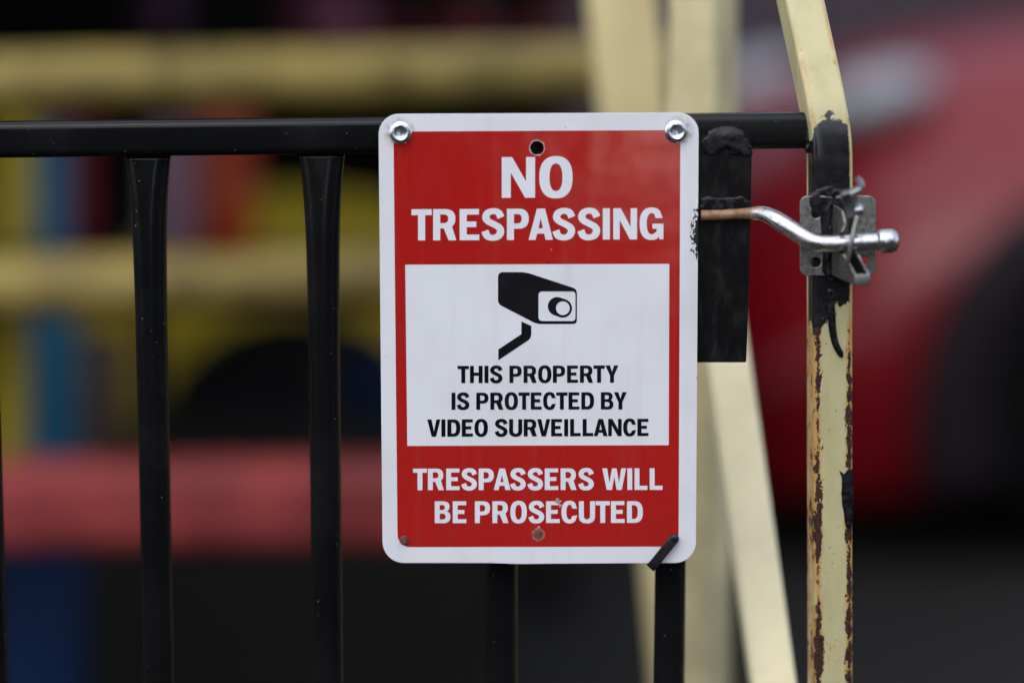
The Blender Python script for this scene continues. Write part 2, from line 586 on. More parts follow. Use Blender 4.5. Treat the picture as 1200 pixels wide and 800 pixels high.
# ------------------------------------------------------------------ latch post
post = empty('latch_post', (P(971, 500, 0).x, .0, 0), 'cream square steel post with rusty flaking edges and black smeared weld, bent at the top', 'post')
W = .0315
path = []
rows = []
xs = lambda py: 972.0 + (py - 500) * 0.0022
ctrl = [(xs(800), 800, 0), (xs(500), 500, 0), (972, 240, 0), (972, 200, 0), (971.4, 175, .0005), (969, 150, .0035), (964, 124, .009), (957, 90, .022), (937.5, 0, .054), (898, -180, .118)]
raw = [P(x, y, d) for x, y, d in ctrl]
ground_pt = raw[0].copy(); ground_pt.z = 0.0
pathpts = [(ground_pt, 1400.0)] + [(p, c[1]) for p, c in zip(raw, ctrl)]
fine = []
for i in range(len(pathpts) - 1):
    (p, s0), (q, s1) = pathpts[i], pathpts[i + 1]
    nsub = 10 if i == 0 else 8
    p0 = pathpts[max(i - 1, 0)][0]; p3 = pathpts[min(i + 2, len(pathpts) - 1)][0]
    for j in range(nsub):
        t = j / nsub
        if i < 3: c = p.lerp(q, t)
        else: c = .5 * ((2 * p) + (-p0 + q) * t + (2 * p0 - 5 * p + 4 * q - p3) * t * t + (-p0 + 3 * p - 3 * q + p3) * t ** 3)
        fine.append((c, s0 + (s1 - s0) * t))
fine.append(pathpts[-1])
bm = bmesh.new()
lx, ly, ll = (bm.verts.layers.float.new(n_) for n_ in ('sx', 'sy', 'sl'))
sec2 = rrect(.5, .5, .11, 4)
# split the flat faces so the shader values interpolate
sec3 = []
for i, (a, b) in enumerate(sec2):
    sec3.append((a, b))
    c, d = sec2[(i + 1) % len(sec2)]
    if math.hypot(c - a, d - b) > .3:
        for t in (.25, .5, .75): sec3.append((a + (c - a) * t, b + (d - b) * t))
YAW = R(4.5)
prev = None
N3 = len(sec3)
for i, (c, s) in enumerate(fine):
    t = (fine[min(i + 1, len(fine) - 1)][0] - fine[max(i - 1, 0)][0]).normalized()
    side = Vector((math.cos(YAW), math.sin(YAW), 0))
    side = (side - t * side.dot(t)).normalized()
    back = t.cross(side).normalized()
    ring = []
    for a, b in sec3:
        v = bm.verts.new(c + side * (a * W) + back * (b * W))
        v[lx] = a; v[ly] = b; v[ll] = s
        ring.append(v)
    if prev:
        for j in range(N3): bm.faces.new((prev[j], prev[(j + 1) % N3], ring[(j + 1) % N3], ring[j]))
    else: bm.faces.new(ring)
    prev = ring
bm.faces.new(prev)
po = autosmooth(link('post_tube', bm_mesh(bm, 'post_tube'), M['post'], post), 60)
YF = -W / 2                       # front face of the post
# paint drip and dab
dr = smooth_path([P(973, 338, YF - .0002), P(974.5, 365, YF - .0004), P(975.5, 385, YF - .0005), P(979, 402, YF - .0005), P(985, 414, YF - .0006), P(988, 415.5, YF - .0006)], 5)
bm = tube(dr, [(4.6 - 2.0 * abs(i / len(dr) - .3)) * k for i in range(len(dr))], 12)
for v in bm.verts: v.co.y = YF - .0002 + (v.co.y - YF) * .45
link('paint_drip', bm_mesh(bm, 'paint_drip'), M['weld'], post)
DAB = [(984, 551), (987, 553.5), (990, 555), (993, 551), (998, 550), (999.5, 549), (999.8, 570), (999.6, 590), (999, 608), (997.5, 617), (995, 620), (991.5, 617), (989.5, 608), (988, 597), (986.5, 588), (986, 577), (987, 566), (985.5, 558)]
# ragged weld bead above the latch
random.seed(11)
pts = [P(950 + (i % 24) * 2.0 + random.uniform(-1, 1), 232 - 6 * math.sin((i % 24) / 23 * 3.0) + random.uniform(-6, 6), YF - .0005) for i in range(56)]
link('weld', fuse(lumps(pts, .0031, seed=2, squash=(1.2, .75, .8)), 'weld', .0007), M['weld'], post)
pts = [P(947 + random.uniform(-2, 2), 150 + i * 6, YG + .001) for i in range(5)]
link('weld', fuse(lumps(pts, .0028, seed=8, squash=(.8, .8, 1.5)), 'weld', .0007), M['weld'], post)

# ------------------------------------------------------------------ latch
latch = empty('gate_latch', P(983, 285, YF - .002), 'zinc gravity gate latch with rounded mounting plate, welded on the rusty cream post', 'gate latch')


def plate(outline, Yf, th, mat, name, parent, holes=(), bev=.0005):
    cu = bpy.data.curves.new(name, 'CURVE'); cu.dimensions = '2D'; cu.fill_mode = 'BOTH'
    for pts in [outline] + list(holes):
        s = cu.splines.new('POLY'); s.points.add(len(pts) - 1); s.use_cyclic_u = True
        for q, (x, z) in zip(s.points, pts): q.co = (x, z, 0, 1)
    cu.extrude = max(th / 2 - bev, .00002); cu.bevel_depth = bev; cu.bevel_resolution = 1
    if bev: cu.offset = -bev
    o = bpy.data.objects.new(name, cu)
    COL.objects.link(o)
    dg = bpy.context.evaluated_depsgraph_get()
    me = bpy.data.meshes.new_from_object(o.evaluated_get(dg))
    bpy.data.objects.remove(o); bpy.data.curves.remove(cu)
    # curve plane (x, y, z) -> (x, z) facing -Y
    me.transform(Matrix(((1, 0, 0, 0), (0, 0, -1, Yf + th / 2), (0, 1, 0, 0), (0, 0, 0, 1))))
    me.materials.clear()
    ob = link(name, me, mat, parent, smooth=False)
    return ob


def rr_outline(x0, y0, x1, y1, r, Y, n=7, fn=None):
    out = []
    for cx, cy, a0 in ((x1 - r, y0 + r, -90), (x1 - r, y1 - r, 0), (x0 + r, y1 - r, 90), (x0 + r, y0 + r, 180)):
        for j in range(n + 1):
            a = R(a0 + 90 * j / n)
            q = fn(cx + r * math.cos(a), cy + r * math.sin(a)) if fn else P(cx + r * math.cos(a), cy + r * math.sin(a), Y)
            out.append((q.x, q.z) if not fn else q)
    return out


def circ(cx, cy, r, Y, n=24, fn=None, jit=0):
    out = []
    for j in range(n):
        a = 2 * math.pi * j / n
        rr = r * (1 + (random.uniform(-jit, jit) if jit else 0))
        q = fn(cx + rr * math.cos(a), cy + rr * math.sin(a)) if fn else P(cx + rr * math.cos(a), cy + rr * math.sin(a), Y)
        out.append((q.x, q.z) if not fn else q)
    return out


random.seed(31)
dab = []
for i_ in range(len(DAB)):
    (xa, ya), (xb, yb) = DAB[i_], DAB[(i_ + 1) % len(DAB)]
    for t in (0, .5):
        q = P(xa + (xb - xa) * t + random.uniform(-.5, .5), ya + (yb - ya) * t + random.uniform(-.5, .5), YF + .0005)
        dab.append((q.x, q.z))
dabo = plate(dab, YF - .0001, .0012, M['weld'], 'paint_dab', None, bev=.0002)
dabo.data.transform(Matrix.Translation(-post.location)); dabo.parent = post
YP = YF - .0028
plate(rr_outline(937.5, 229.5, 1026.5, 323, 9, YP), YP, .0022, M['zinc'], 'mounting_plate', latch,
      [circ(956, 307.5, 6, YP), circ(1012, 306, 6, YP), circ(956, 250, 6, YP)])
# black paint run over the plate's middle
random.seed(21)
ol = []
for x, y in ((949, 236), (960, 231), (985, 233), (992, 244), (986, 262), (989, 284), (986, 306), (983, 326), (972, 329), (964, 318), (966, 296), (963, 276), (961, 254), (953, 247)):
    q = P(x + random.uniform(-1.5, 1.5), y, YP); ol.append((q.x, q.z))
plate(ol, YP - .0006, .0006, M['weld'], 'black_paint', latch, bev=.0001)
pts = [P(972 + random.uniform(-2, 2), 240 + i * 8, YP - .001) for i in range(11)]
link('weld', fuse(lumps(pts, .0024, seed=12, squash=(.9, .6, 1.9)), 'weld', .0007), M['weld'], latch)


def strip(pts, width_dir, w, th, mat, name, parent, n=5):
    """bent sheet-metal strip: centre line through pts, given width vector"""
    pp = smooth_path(pts, n)
    wd = Vector(width_dir).normalized()
    rings = []
    for i, p in enumerate(pp):
        t = (pp[min(i + 1, len(pp) - 1)] - pp[max(i - 1, 0)]).normalized()
        u = (wd - t * wd.dot(t)).normalized()
        nn = t.cross(u).normalized()
        ww = w[0] + (w[1] - w[0]) * i / (len(pp) - 1) if isinstance(w, tuple) else w
        rings.append([p + u * (a * ww) + nn * (b * th) for a, b in rrect(.5, .5, .12 if ww > 4 * th else .2, 2)])
    return autosmooth(link(name, bm_mesh(loft(rings), name), mat, parent), 40)


# jaw: channel standing out of the plate toward the viewer, two walls with the rod between them
YJ = YP - .001
def wall_poly(pts, x_off, th, name, mat):
    """plate in a plane of constant x (slightly splayed): pts (row, depth)"""
    bm = bmesh.new()
    vs = []
    for px, py, d in pts:
        vs.append(bm.verts.new(P(px + x_off, py, YJ - d)))
    f = bm.faces.new(vs)
    f.normal_update()
    r = bmesh.ops.extrude_face_region(bm, geom=[f])
    bmesh.ops.translate(bm, vec=Vector((th, 0, 0)), verts=[v for v in r['geom'] if isinstance(v, bmesh.types.BMVert)])
    bmesh.ops.bevel(bm, geom=bm.edges[:], offset=.0004, segments=1, affect='EDGES')
    return autosmooth(link(name, bm_mesh(bm, name), mat, latch), 30)

# left side wall of the jaw (dark, painted at its root), with a notch where the rod enters
wall_poly([(976, 240, 0), (986, 246, .016), (990, 262, .030), (986, 272, .030), (982, 274, .020), (982, 296, .020), (988, 298, .034), (1001, 321, .040), (1001, 334, .040), (985, 327, .018), (974, 322, 0)], 0, .0018, 'jaw_plate', M['zinc'])
# right side wall
wall_poly([(994, 250, 0), (1000, 252, .016), (1004, 262, .028), (1003, 272, .028), (1000, 274, .020), (1000, 296, .020), (1004, 298, .034), (1017, 321, .040), (1017, 334, .040), (1003, 327, .018), (996, 322, 0)], 0, .0018, 'jaw_plate', M['zinc'])
# lower lip joining the walls at the front
a0, a1 = P(1001, 321, YJ - .0405), P(1019.5, 334.5, YJ - .0405)
bm = box((a0.x, a0.y - .0016, a1.z), (a1.x, a0.y + .0006, a0.z), .0006)
autosmooth(link('lower_lip', bm_mesh(bm, 'lower_lip'), M['zinc'], latch), 30)
# swinging finger: thin plate across the rod, block at the pivot, curled thumb tab above
strip([P(1006, 250, YJ - .033), P(1001.5, 268, YJ - .037), P(998, 284, YJ - .039), P(995, 300, YJ - .038), P(993, 309, YJ - .036)], (.25, 1, 0), .016, .0026, M['zinc'], 'latch_finger', latch)
a0 = P(1000.5, 239, YJ - .036); a1 = P(1012, 252.5, YJ - .036)
bm = box((a0.x, a0.y - .006, a1.z), (a1.x, a0.y + .012, a0.z), .0012)
autosmooth(link('pivot_block', bm_mesh(bm, 'pivot_block'), M['zinc'], latch), 30)
a, b = P(1006.5, 246, YJ - .043), P(1006.5, 246, YJ - .030)
link('pivot_pin', bm_mesh(tube([a, a.lerp(b, .2), b], [.0030, .0034, .0034], 16), 'pivot_pin'), M['zinc2'], latch)
strip([P(999, 254, YJ - .036), P(997, 243, YJ - .036), P(995.5, 233, YJ - .038), P(995, 226.5, YJ - .043), P(996, 224.5, YJ - .048)],
      (1, .15, .28), (.0085, .0155), .0024, M['zinc'], 'thumb_tab', latch)
strip([P(995, 227, YJ - .049), P(1002, 224, YJ - .049), P(1007.5, 221, YJ - .049), P(1009, 216, YJ - .049), P(1006.5, 211, YJ - .049), P(1004.5, 209, YJ - .049)],
      (0, 1, .12), .012, .0042, M['zinc2'], 'tab_flange', latch)

# ------------------------------------------------------------------ sign
SC0 = P(631.3, 396, -.0130)
TILT = R(2.2)                      # bottom edge stands a little off the bars
sign = empty('warning_sign', SC0, 'red and white no trespassing sign with a camera symbol, bolted to the black gate', 'sign')
sign.rotation_euler = (-TILT * -1 if False else TILT * -1, 0, 0)
Rm = sign.rotation_euler.to_matrix()
SU, SV, SN = Rm @ Vector((1, 0, 0)), Rm @ Vector((0, 0, 1)), Rm @ Vector((0, 1, 0))


def S(px, py):
    d = FWD + Vector((1, 0, 0)) * ((px - 600) / FPX) + UP * (-(py - 400) / FPX)
    t = (SC0 - CAM).dot(SN) / d.dot(SN)
    q = CAM + d * t - SC0
    return (q.dot(SU), q.dot(SV))


def sheet(outline, holes, front, th, mat, name, bev=0.0):
    """flat piece of the sign, in the sign's own coordinates; front = distance proud of the sign's face"""
    ob = plate(outline, -front, th, mat, name, None, holes, bev)
    ob.parent = sign
    return ob


random.seed(5)
hole_a = circ(629.3, 173.3, 8.2, 0, 26, S, .05)
sheet(rr_outline(443.5, 132.5, 819, 659.5, 24, 0, 9, S) if False else [S(x, y) for x, y in (
    [(443.7 + 24 - 24 * math.sin(R(a)), 133.6 + 24 - 24 * math.cos(R(a))) for a in range(90, -1, -9)] +
    [(818.8 - 24 + 24 * math.sin(R(a)), 132.0 + 24 - 24 * math.cos(R(a))) for a in range(0, 91, 9)] +
    [(815.6 - 25 + 25 * math.cos(R(a)), 659.3 - 25 + 25 * math.sin(R(a))) for a in range(0, 91, 9)] +
    [(640, 660.2), (610, 660.6), (575, 659.4)] +
    [(448.2 + 25 - 25 * math.sin(R(a)), 659.3 - 25 + 25 * math.cos(R(a))) for a in range(0, 91, 9)])],
      [hole_a], 0, .0011, M['white'], 'panel', .0002)
E1, E2, E3 = .00010, .00018, .00024
red_out = ([(461.2 + 14 - 14 * math.sin(R(a)), 154.2 + 14 - 14 * math.cos(R(a))) for a in range(90, -1, -15)] +
           [(797.2 - 14 + 14 * math.sin(R(a)), 152.6 + 14 - 14 * math.cos(R(a))) for a in range(0, 91, 15)] +
           [(795.2 - 15 + 15 * math.cos(R(a)), 640.0 - 15 + 15 * math.sin(R(a))) for a in range(0, 91, 15)] +
           [(465.8 + 15 - 15 * math.sin(R(a)), 640.6 - 15 + 15 * math.cos(R(a))) for a in range(0, 91, 15)])
win = [(474.8, 310.0), (784.3, 309.0), (783.7, 521.3), (477.3, 522.2)]
sheet([S(*q) for q in red_out], [[S(*q) for q in win], circ(629.3, 173.3, 8.4, 0, 26, S, .05)], E1, .0001, M['red'], 'red_field')


# --- lettering: outlines of a condensed grotesque, cap height 100
def arc(cx, cy, rx, ry, a0, a1, n=12, e=2.3):
    o = []
    for j in range(n + 1):
        a = R(a0 + (a1 - a0) * j / n)
        c, s = math.cos(a), math.sin(a)
        o.append((cx + rx * math.copysign(abs(c) ** (2 / e), c), cy + ry * math.copysign(abs(s) ** (2 / e), s)))
    return o


def stroke(spine, wf, n=6):
    pp = [Vector((x, y, 0)) for x, y in spine]
    pp = smooth_path(pp, n)
    lft, rgt = [], []
    for i, p in enumerate(pp):
        t = (pp[min(i + 1, len(pp) - 1)] - pp[max(i - 1, 0)]).normalized()
        nn = Vector((-t.y, t.x, 0))
        h = wf(t) / 2
        lft.append((p + nn * h)); rgt.append((p - nn * h))
    return [(v.x, v.y) for v in lft] + [(v.x, v.y) for v in reversed(rgt)]


GL = {
    ' ': (26, []),
    'I': (22, [[(0, 0), (0, 100), (22, 100), (22, 0)]]),
    'T': (63, [[(20.5, 0), (20.5, 81), (0, 81), (0, 100), (63, 100), (63, 81), (42.5, 81), (42.5, 0)]]),
    'H': (70, [[(0, 0), (0, 100), (22, 100), (22, 61), (48, 61), (48, 100), (70, 100), (70, 0), (48, 0), (48, 42), (22, 42), (22, 0)]]),
    'E': (61, [[(0, 0), (0, 100), (60, 100), (60, 82), (22, 82), (22, 60), (52, 60), (52, 42), (22, 42), (22, 18), (61, 18), (61, 0)]]),
    'L': (58, [[(0, 0), (0, 100), (22, 100), (22, 19), (58, 19), (58, 0)]]),
    'N': (74, [[(0, 0), (0, 100), (23, 100), (54, 40), (54, 100), (74, 100), (74, 0), (52, 0), (20, 62), (20, 0)]]),
    'V': (72, [[(0, 100), (23, 100), (36.5, 30), (50, 100), (72, 100), (48, 0), (24, 0)]]),
    'W': (108, [[(0, 100), (22, 100), (33, 32), (44, 100), (65, 100), (76, 32), (86, 100), (108, 100), (88, 0), (65, 0), (54.5, 62), (44, 0), (20, 0)]]),
    'Y': (72, [[(0, 100), (25, 100), (36.5, 62), (48, 100), (72, 100), (47.5, 41), (47.5, 0), (25.5, 0), (25.5, 41)]]),
    'A': (76, [[(0, 0), (26, 100), (51, 100), (76, 0), (53, 0), (48.5, 20), (26.5, 20), (22, 0)], [(30.6, 37), (37.8, 70), (44.6, 37)]]),
    'D': (71, [[(0, 0), (0, 100), (33, 100)] + arc(33, 50, 38, 50, 90, -90, 16, 2.5) + [(33, 0)], [(22, 18), (22, 82), (30, 82)] + arc(30, 50, 18.5, 32, 90, -90, 14, 2.5) + [(30, 18)]]),
    'O': (74, [arc(37, 50, 37, 52, 0, 360, 40, 2.4)[:-1], arc(37, 50, 14.5, 34, 0, 360, 36, 2.3)[:-1]]),
    'C': (70, [[(70, 66)] + arc(36, 50, 36, 52, 38, 322, 34, 2.4)[1:-1] + [(70.5, 35), (48.5, 32)] + arc(36, 50, 13.8, 34, -50, -310, 24, 2.3)[1:-1] + [(48.5, 66)]]),
    'G': (74, [[(72, 68)] + arc(37, 50, 37, 52, 40, 300, 32, 2.4)[1:-1] + [(56, 4), (59, 10), (61, 0), (74, 0), (74, 50), (40, 50), (40, 34), (53, 34), (53, 25)] +
               arc(38, 50, 16, 34, -62, -305, 22, 2.3)[1:-1] + [(50, 68)]]),
    'U': (72, [[(0, 100), (0, 32)] + arc(36, 32, 36, 34, 180, 360, 18, 2.4) + [(72, 100), (50, 100), (50, 32)] + arc(36, 32, 14, 15.5, 0, -180, 14, 2.2) + [(22, 100)]]),
    'P': (68, [[(0, 0), (0, 100), (36, 100)] + arc(36, 68, 32, 32, 90, -90, 16, 2.4) + [(22, 36), (22, 0)], [(22, 53), (22, 83), (33, 83)] + arc(33, 68, 13, 15, 90, -90, 12, 2.3) + [(33, 53)]]),
    'R': (72, [[(0, 0), (0, 100), (37, 100)] + arc(37, 69.5, 32, 30.5, 90, -52, 14, 2.4) + [(72, 0), (48, 0), (33, 38.5), (22, 38.5), (22, 0)],
               [(22, 55), (22, 83), (34, 83)] + arc(34, 69, 13, 14, 90, -90, 12, 2.3) + [(34, 55)]]),
    'B': (70, [[(0, 0), (0, 100), (36, 100)] + arc(36, 75, 30, 25, 90, -58, 12, 2.3) + arc(39, 28.5, 31, 28.5, 62, -90, 14, 2.3) + [(36, 0)],
               [(22, 60), (22, 83), (34, 83)] + arc(34, 71.5, 11, 11.5, 90, -90, 10, 2.2) + [(34, 60)],
               [(22, 17), (22, 43.5), (36, 43.5)] + arc(36, 30.2, 12.5, 13.2, 90, -90, 10, 2.2) + [(36, 17)]]),
    'S': (70, [stroke([(59.5, 72), (52, 87.5), (36, 92.8), (19, 87.5), (12.3, 73.5), (19, 61), (36, 51.5), (53, 41), (58.5, 27), (51, 12.5), (34.5, 7.2), (17.5, 12.5), (9.5, 29.5)],
                      lambda t: 18.5 + 4.2 * abs(t.y))]),
}
KERN = {('P', 'A'): -6, ('L', 'A'): -3, ('A', 'N'): -2, ('T', 'Y'): -2, ('R', 'T'): -3, ('B', 'Y'): -3, ('R', 'V'): -4, ('A', 'S'): -4, ('T', 'R'): -1, ('V', 'E'): -1}


def text_line(txt, x0, x1, ytl, ybl, ytr, ybr, mat, gap=10.5, front=E2):
    pos, x = [], 0.0
    for i, ch in enumerate(txt):
        pos.append(x)
        g_ = gap
        if ch in 'AVYWT' or (i + 1 < len(txt) and txt[i + 1] in 'AVYWT'): g_ -= 5
        if ch in 'OSCDGU' or (i + 1 < len(txt) and txt[i + 1] in 'OSCGQ'): g_ -= 2.5
        if ch == ' ' or (i + 1 < len(txt) and txt[i + 1] == ' '): g_ = 6
        x += GL[ch][0] + g_ + (KERN.get((ch, txt[i + 1]), 0) if i + 1 < len(txt) else 0)
    total = pos[-1] + GL[txt[-1]][0]
    cu = bpy.data.curves.new('lettering', 'CURVE'); cu.dimensions = '2D'; cu.fill_mode = 'BOTH'
    for ch, p in zip(txt, pos):
        for cont in GL[ch][1]:
            s = cu.splines.new('POLY'); s.points.add(len(cont) - 1); s.use_cyclic_u = True
            for q, (gx, gy) in zip(s.points, cont):
                f = (p + gx) / total
                px = x0 + (x1 - x0) * f
                yb = ybl + (ybr - ybl) * f; yt = ytl + (ytr - ytl) * f
                u, v = S(px, yb + (yt - yb) * gy / 100)
                q.co = (u, v, 0, 1)
    cu.extrude = .00003
    o = bpy.data.objects.new('lettering', cu)
    COL.objects.link(o)
    dg = bpy.context.evaluated_depsgraph_get()
    me = bpy.data.meshes.new_from_object(o.evaluated_get(dg))
    bpy.data.objects.remove(o); bpy.data.curves.remove(cu)
    me.transform(Matrix(((1, 0, 0, 0), (0, 0, -1, -front + .00003), (0, 1, 0, 0), (0, 0, 0, 1))))
    me.materials.clear()
    ob = link('lettering', me, mat, None, smooth=False)
    ob.parent = sign
    return ob


tag(text_line('NO', 588, 671, 184.3, 231.9, 183.9, 231.5, M['letter_w'], 12), 'large white word NO')
tag(text_line('TRESPASSING', 482.2, 777.4, 245.3, 281.8, 243.8, 280.4, M['letter_w']), 'white word TRESPASSING')
tag(text_line('THIS PROPERTY', 536.2, 724.7, 428.5, 448.7, 427.9, 448.1, M['letter_b']), 'black words THIS PROPERTY')
tag(text_line('IS PROTECTED BY', 529.1, 734.5, 459.9, 479.9, 459.2, 479.5, M['letter_b']), 'black words IS PROTECTED BY')
tag(text_line('VIDEO SURVEILLANCE', 500.7, 760.0, 491.2, 511.4, 490.4, 510.6, M['letter_b']), 'black words VIDEO SURVEILLANCE')
tag(text_line('TRESPASSERS WILL', 484.0, 776.4, 548.8, 574.0, 548.3, 573.6, M['letter_w']), 'white words TRESPASSERS WILL')
tag(text_line('BE PROSECUTED', 509.5, 753.3, 587.0, 612.6, 586.8, 612.2, M['letter_w']), 'white words BE PROSECUTED')


# --- camera pictogram
def fillet(pts, rs, n=6):
    out = []
    m = len(pts)
    for i in range(m):
        p = Vector(pts[i]); a = Vector(pts[i - 1]); b = Vector(pts[(i + 1) % m]); r = rs[i]
        if r == 0: out.append(tuple(p)); continue
        u = (a - p).normalized(); v = (b - p).normalized()
        p0, p1 = p + u * r, p + v * r
        for j in range(n + 1):
            t = j / n
            out.append(tuple(p0 * (1 - t) ** 2 + p * 2 * t * (1 - t) + p1 * t * t))
    return out


def Z(x, y): return (560 + x / 6.156, 300 + y / 6.154)
body = fillet([Z(145, 116), Z(345, 116), Z(714, 237), Z(714, 489), Z(425, 489), Z(145, 345)], [6, 7, 5, 5, 6, 5])
face = fillet([Z(437, 254), Z(704, 254), Z(704, 468), Z(437, 468)], [5, 4, 4, 5])
def hullpts(c1, r1, c2, r2, n=40):
    import itertools
    pts = []
    for c, r_ in ((c1, r1), (c2, r2)):
        for j in range(n):
            a = 2 * math.pi * j / n
            pts.append((c[0] + r_ * math.cos(a), c[1] + r_ * math.sin(a)))
    pts = sorted(set(pts))
    def cr(o, a, b): return (a[0] - o[0]) * (b[1] - o[1]) - (a[1] - o[1]) * (b[0] - o[0])
    lo = []
    for p in pts:
        while len(lo) >= 2 and cr(lo[-2], lo[-1], p) <= 0: lo.pop()
        lo.append(p)
    up = []
    for p in reversed(pts):
        while len(up) >= 2 and cr(up[-2], up[-1], p) <= 0: up.pop()
        up.append(p)
    return lo[:-1] + up[:-1]
lens = [Z(*q) for q in hullpts((572, 362), 67, (612, 376), 67)]
def ringpx(c, r_, n=32): return [Z(c[0] + r_ * math.cos(2 * math.pi * j / n), c[1] + r_ * math.sin(2 * math.pi * j / n)) for j in range(n)]
arm = fillet([Z(314, 470), Z(385, 503), Z(385, 592), Z(148, 750), Z(148, 672), Z(314, 562)], [0, 0, 5, 0, 0, 0])
sym = sheet([S(*q) for q in body], [[S(*q) for q in face], [S(*q) for q in lens], [S(*q) for q in ringpx((613, 375), 50)], [S(*q) for q in arm]], E2, .00008, M['letter_b'], 'camera_symbol')
tag(sym, 'black surveillance camera pictogram')


# --- fixings and wear on the sign
def local_lathe(px, py, prof, mat, name, n=32, hexa=None):
    u, v = S(px, py)
    bm = lathe(prof, (u, 0, v), n, 'Y')
    ob = link(name, bm_mesh(bm, name), mat, None)
    ob.parent = sign
    return autosmooth(ob, 28)


for bx, by, rot in ((469.6, 155.6, 10), (792.3, 154.2, 35)):
    u, v = S(bx, by)
    bolt = local_lathe(bx, by, [(13.4 * k, .0001), (13.4 * k, .0008), (12.6 * k, .0016), (10.6 * k, .0024), (9.0 * k, .0026)], M['zinc2'], 'bolt', 36)
    rings = []
    for rr, h in ((10.4, .0020), (10.4, .0050), (9.8, .0058), (8.4, .0060), (7.2, .0054), (4, .0050), (.5, .0049)):
        ring = []
        for j in range(36):
            a = 2 * math.pi * j / 36
            hx = math.cos(R(30)) / math.cos(((a + R(rot)) % R(60)) - R(30))
            m_ = rr * (hx if rr > 9 else 1) * k
            ring.append((u + m_ * math.cos(a), -h, v + m_ * math.sin(a)))
        rings.append(ring)
    hd = link('hex_head', bm_mesh(loft(rings), 'hex_head'), M['zinc2'], None)
    hd.parent = bolt
    autosmooth(hd, 28)
random.seed(9)
sheet(circ(629.3, 173.3, 9.6, 0, 30, S, .07), [circ(629.3, 173.3, 8.3, 0, 26, S, .05)], E3, .00008, M['hole'], 'hole_rim')
local_lathe(473.5, 632.5, [(5.2 * k, 0), (5.2 * k, .0010), (4.2 * k, .0018), (1 * k, .0020)], M['rust'], 'rusty_screw', 20)
sheet(circ(631, 626, 7.8, 0, 24, S, .10), [circ(631, 626, 5.2, 0, 18, S, .1)], E3, .00008, simple('worn hole rim', (.30, .10, .08), .6, var=.4, nscale=300), 'hole_rim')
sheet(circ(631, 626, 4.9, 0, 18, S, .12), [], E3, .00008, M['rust'], 'rust_spot')
for cx, cy, r_ in ((654.6, 587, 3.0), (656.5, 592, 2.2), (631.5, 617, 1.6), (653, 584.6, 1.8)):
    sheet(circ(cx, cy, r_, 0, 12, S, .35), [], E3 + .00002, .00008, M['hole'], 'paint_chip')

# ------------------------------------------------------------------ cable tie
YS = lambda u, v, n_: SC0 + SU * u + SV * v - SN * n_
tie = empty('cable_tie', YS(*S(775, 650), .002), 'black plastic cable tie through the lower right corner of the warning sign', 'cable tie')
def T(px, py, n_): return YS(*S(px, py), n_)
dirw = (T(790, 640, 0) - T(782, 632, 0))
strip([T(789.5, 630.2, -.002), T(788.2, 631.8, .0030), T(783, 638, .0040), T(775, 648, .0042), T(765, 660.6, .0036), T(762, 664, .0005), T(766, 664, -.012), T(775, 660, -.022)], dirw, 11.2 * k, .0016, M['tie'], 'strap', tie, 6)
a = T(789.8, 630.2, .0030)
bm = lathe([(5.6 * k, -.002), (5.6 * k, .0006), (4.6 * k, .0014), (1 * k, .0016)], a, 20, 'Y')
link('strap_end', bm_mesh(bm, 'strap_end'), M['tie'], tie)

# ------------------------------------------------------------------ cream frame behind the gate
Y1 = .38
frame = empty('cream_frame', (P(825, 400, Y1).x, Y1, 0), 'cream painted steel frame with upright post and slanted brace, right behind the sign', 'steel frame')


def prism(pa, pb, w, d, yaw, bev, mat, name, parent):
    t = (pb - pa).normalized()
    side = Vector((math.cos(yaw), math.sin(yaw), 0)); side = (side - t * side.dot(t)).normalized()
    back = t.cross(side).normalized()
    rings = [[p + side * a + back * b for a, b in rrect(w / 2, d / 2, bev, 3)] for p in (pa, pa.lerp(pb, .5), pb)]
    return autosmooth(link(name, bm_mesh(loft(rings), name), mat, parent), 50)


pa = P(821, 400, Y1); pb = pa.copy(); pa.z = 0.01; pb.z = 1.75
prism(pa, pb, .0465, .080, R(-21), .006, M['cream_s'], 'post', frame)
b1 = P(905, 800, .10); b0 = P(853, 425, .235)
dirb = (b1 - b0).normalized()
btm = b0 + dirb * ((b0.z - .012) / -dirb.z)
tpp = b0 - dirb * .17
prism(btm, tpp, .0385, .036, R(-2), .005, M['cream'], 'brace', frame)
link('foot_plate', bm_mesh(box((pa.x - .08, Y1 - .08, .004), (pa.x + .08, Y1 + .08, .012), .002), 'foot_plate'), M['cream'], frame, False)
link('foot_plate', bm_mesh(box((btm.x - .06, btm.y - .06, .004), (btm.x + .06, btm.y + .06, .012), .002), 'foot_plate'), M['cream'], frame, False)

YL = .72
pt_, pb_ = P(734, 60, YL), P(791, 660, YL)
dv = (pb_ - pt_).normalized()
lf = pb_ + dv * ((pb_.z - .012) / -dv.z)
prism(lf, pt_ - dv * .5, .071, .05, R(8), .008, M['cream_d'], 'leaning_leg', frame)
link('foot_plate', bm_mesh(box((lf.x - .07, YL - .07, .004), (lf.x + .07, YL + .07, .012), .002), 'foot_plate'), M['cream'], frame, False)
rt0 = pt_ - dv * .40
prism(Vector((pa.x, Y1 + .02, 1.66)), Vector((rt0.x, YL, 1.66)), .04, .04, 0, .006, M['cream'], 'cross_tie', frame)

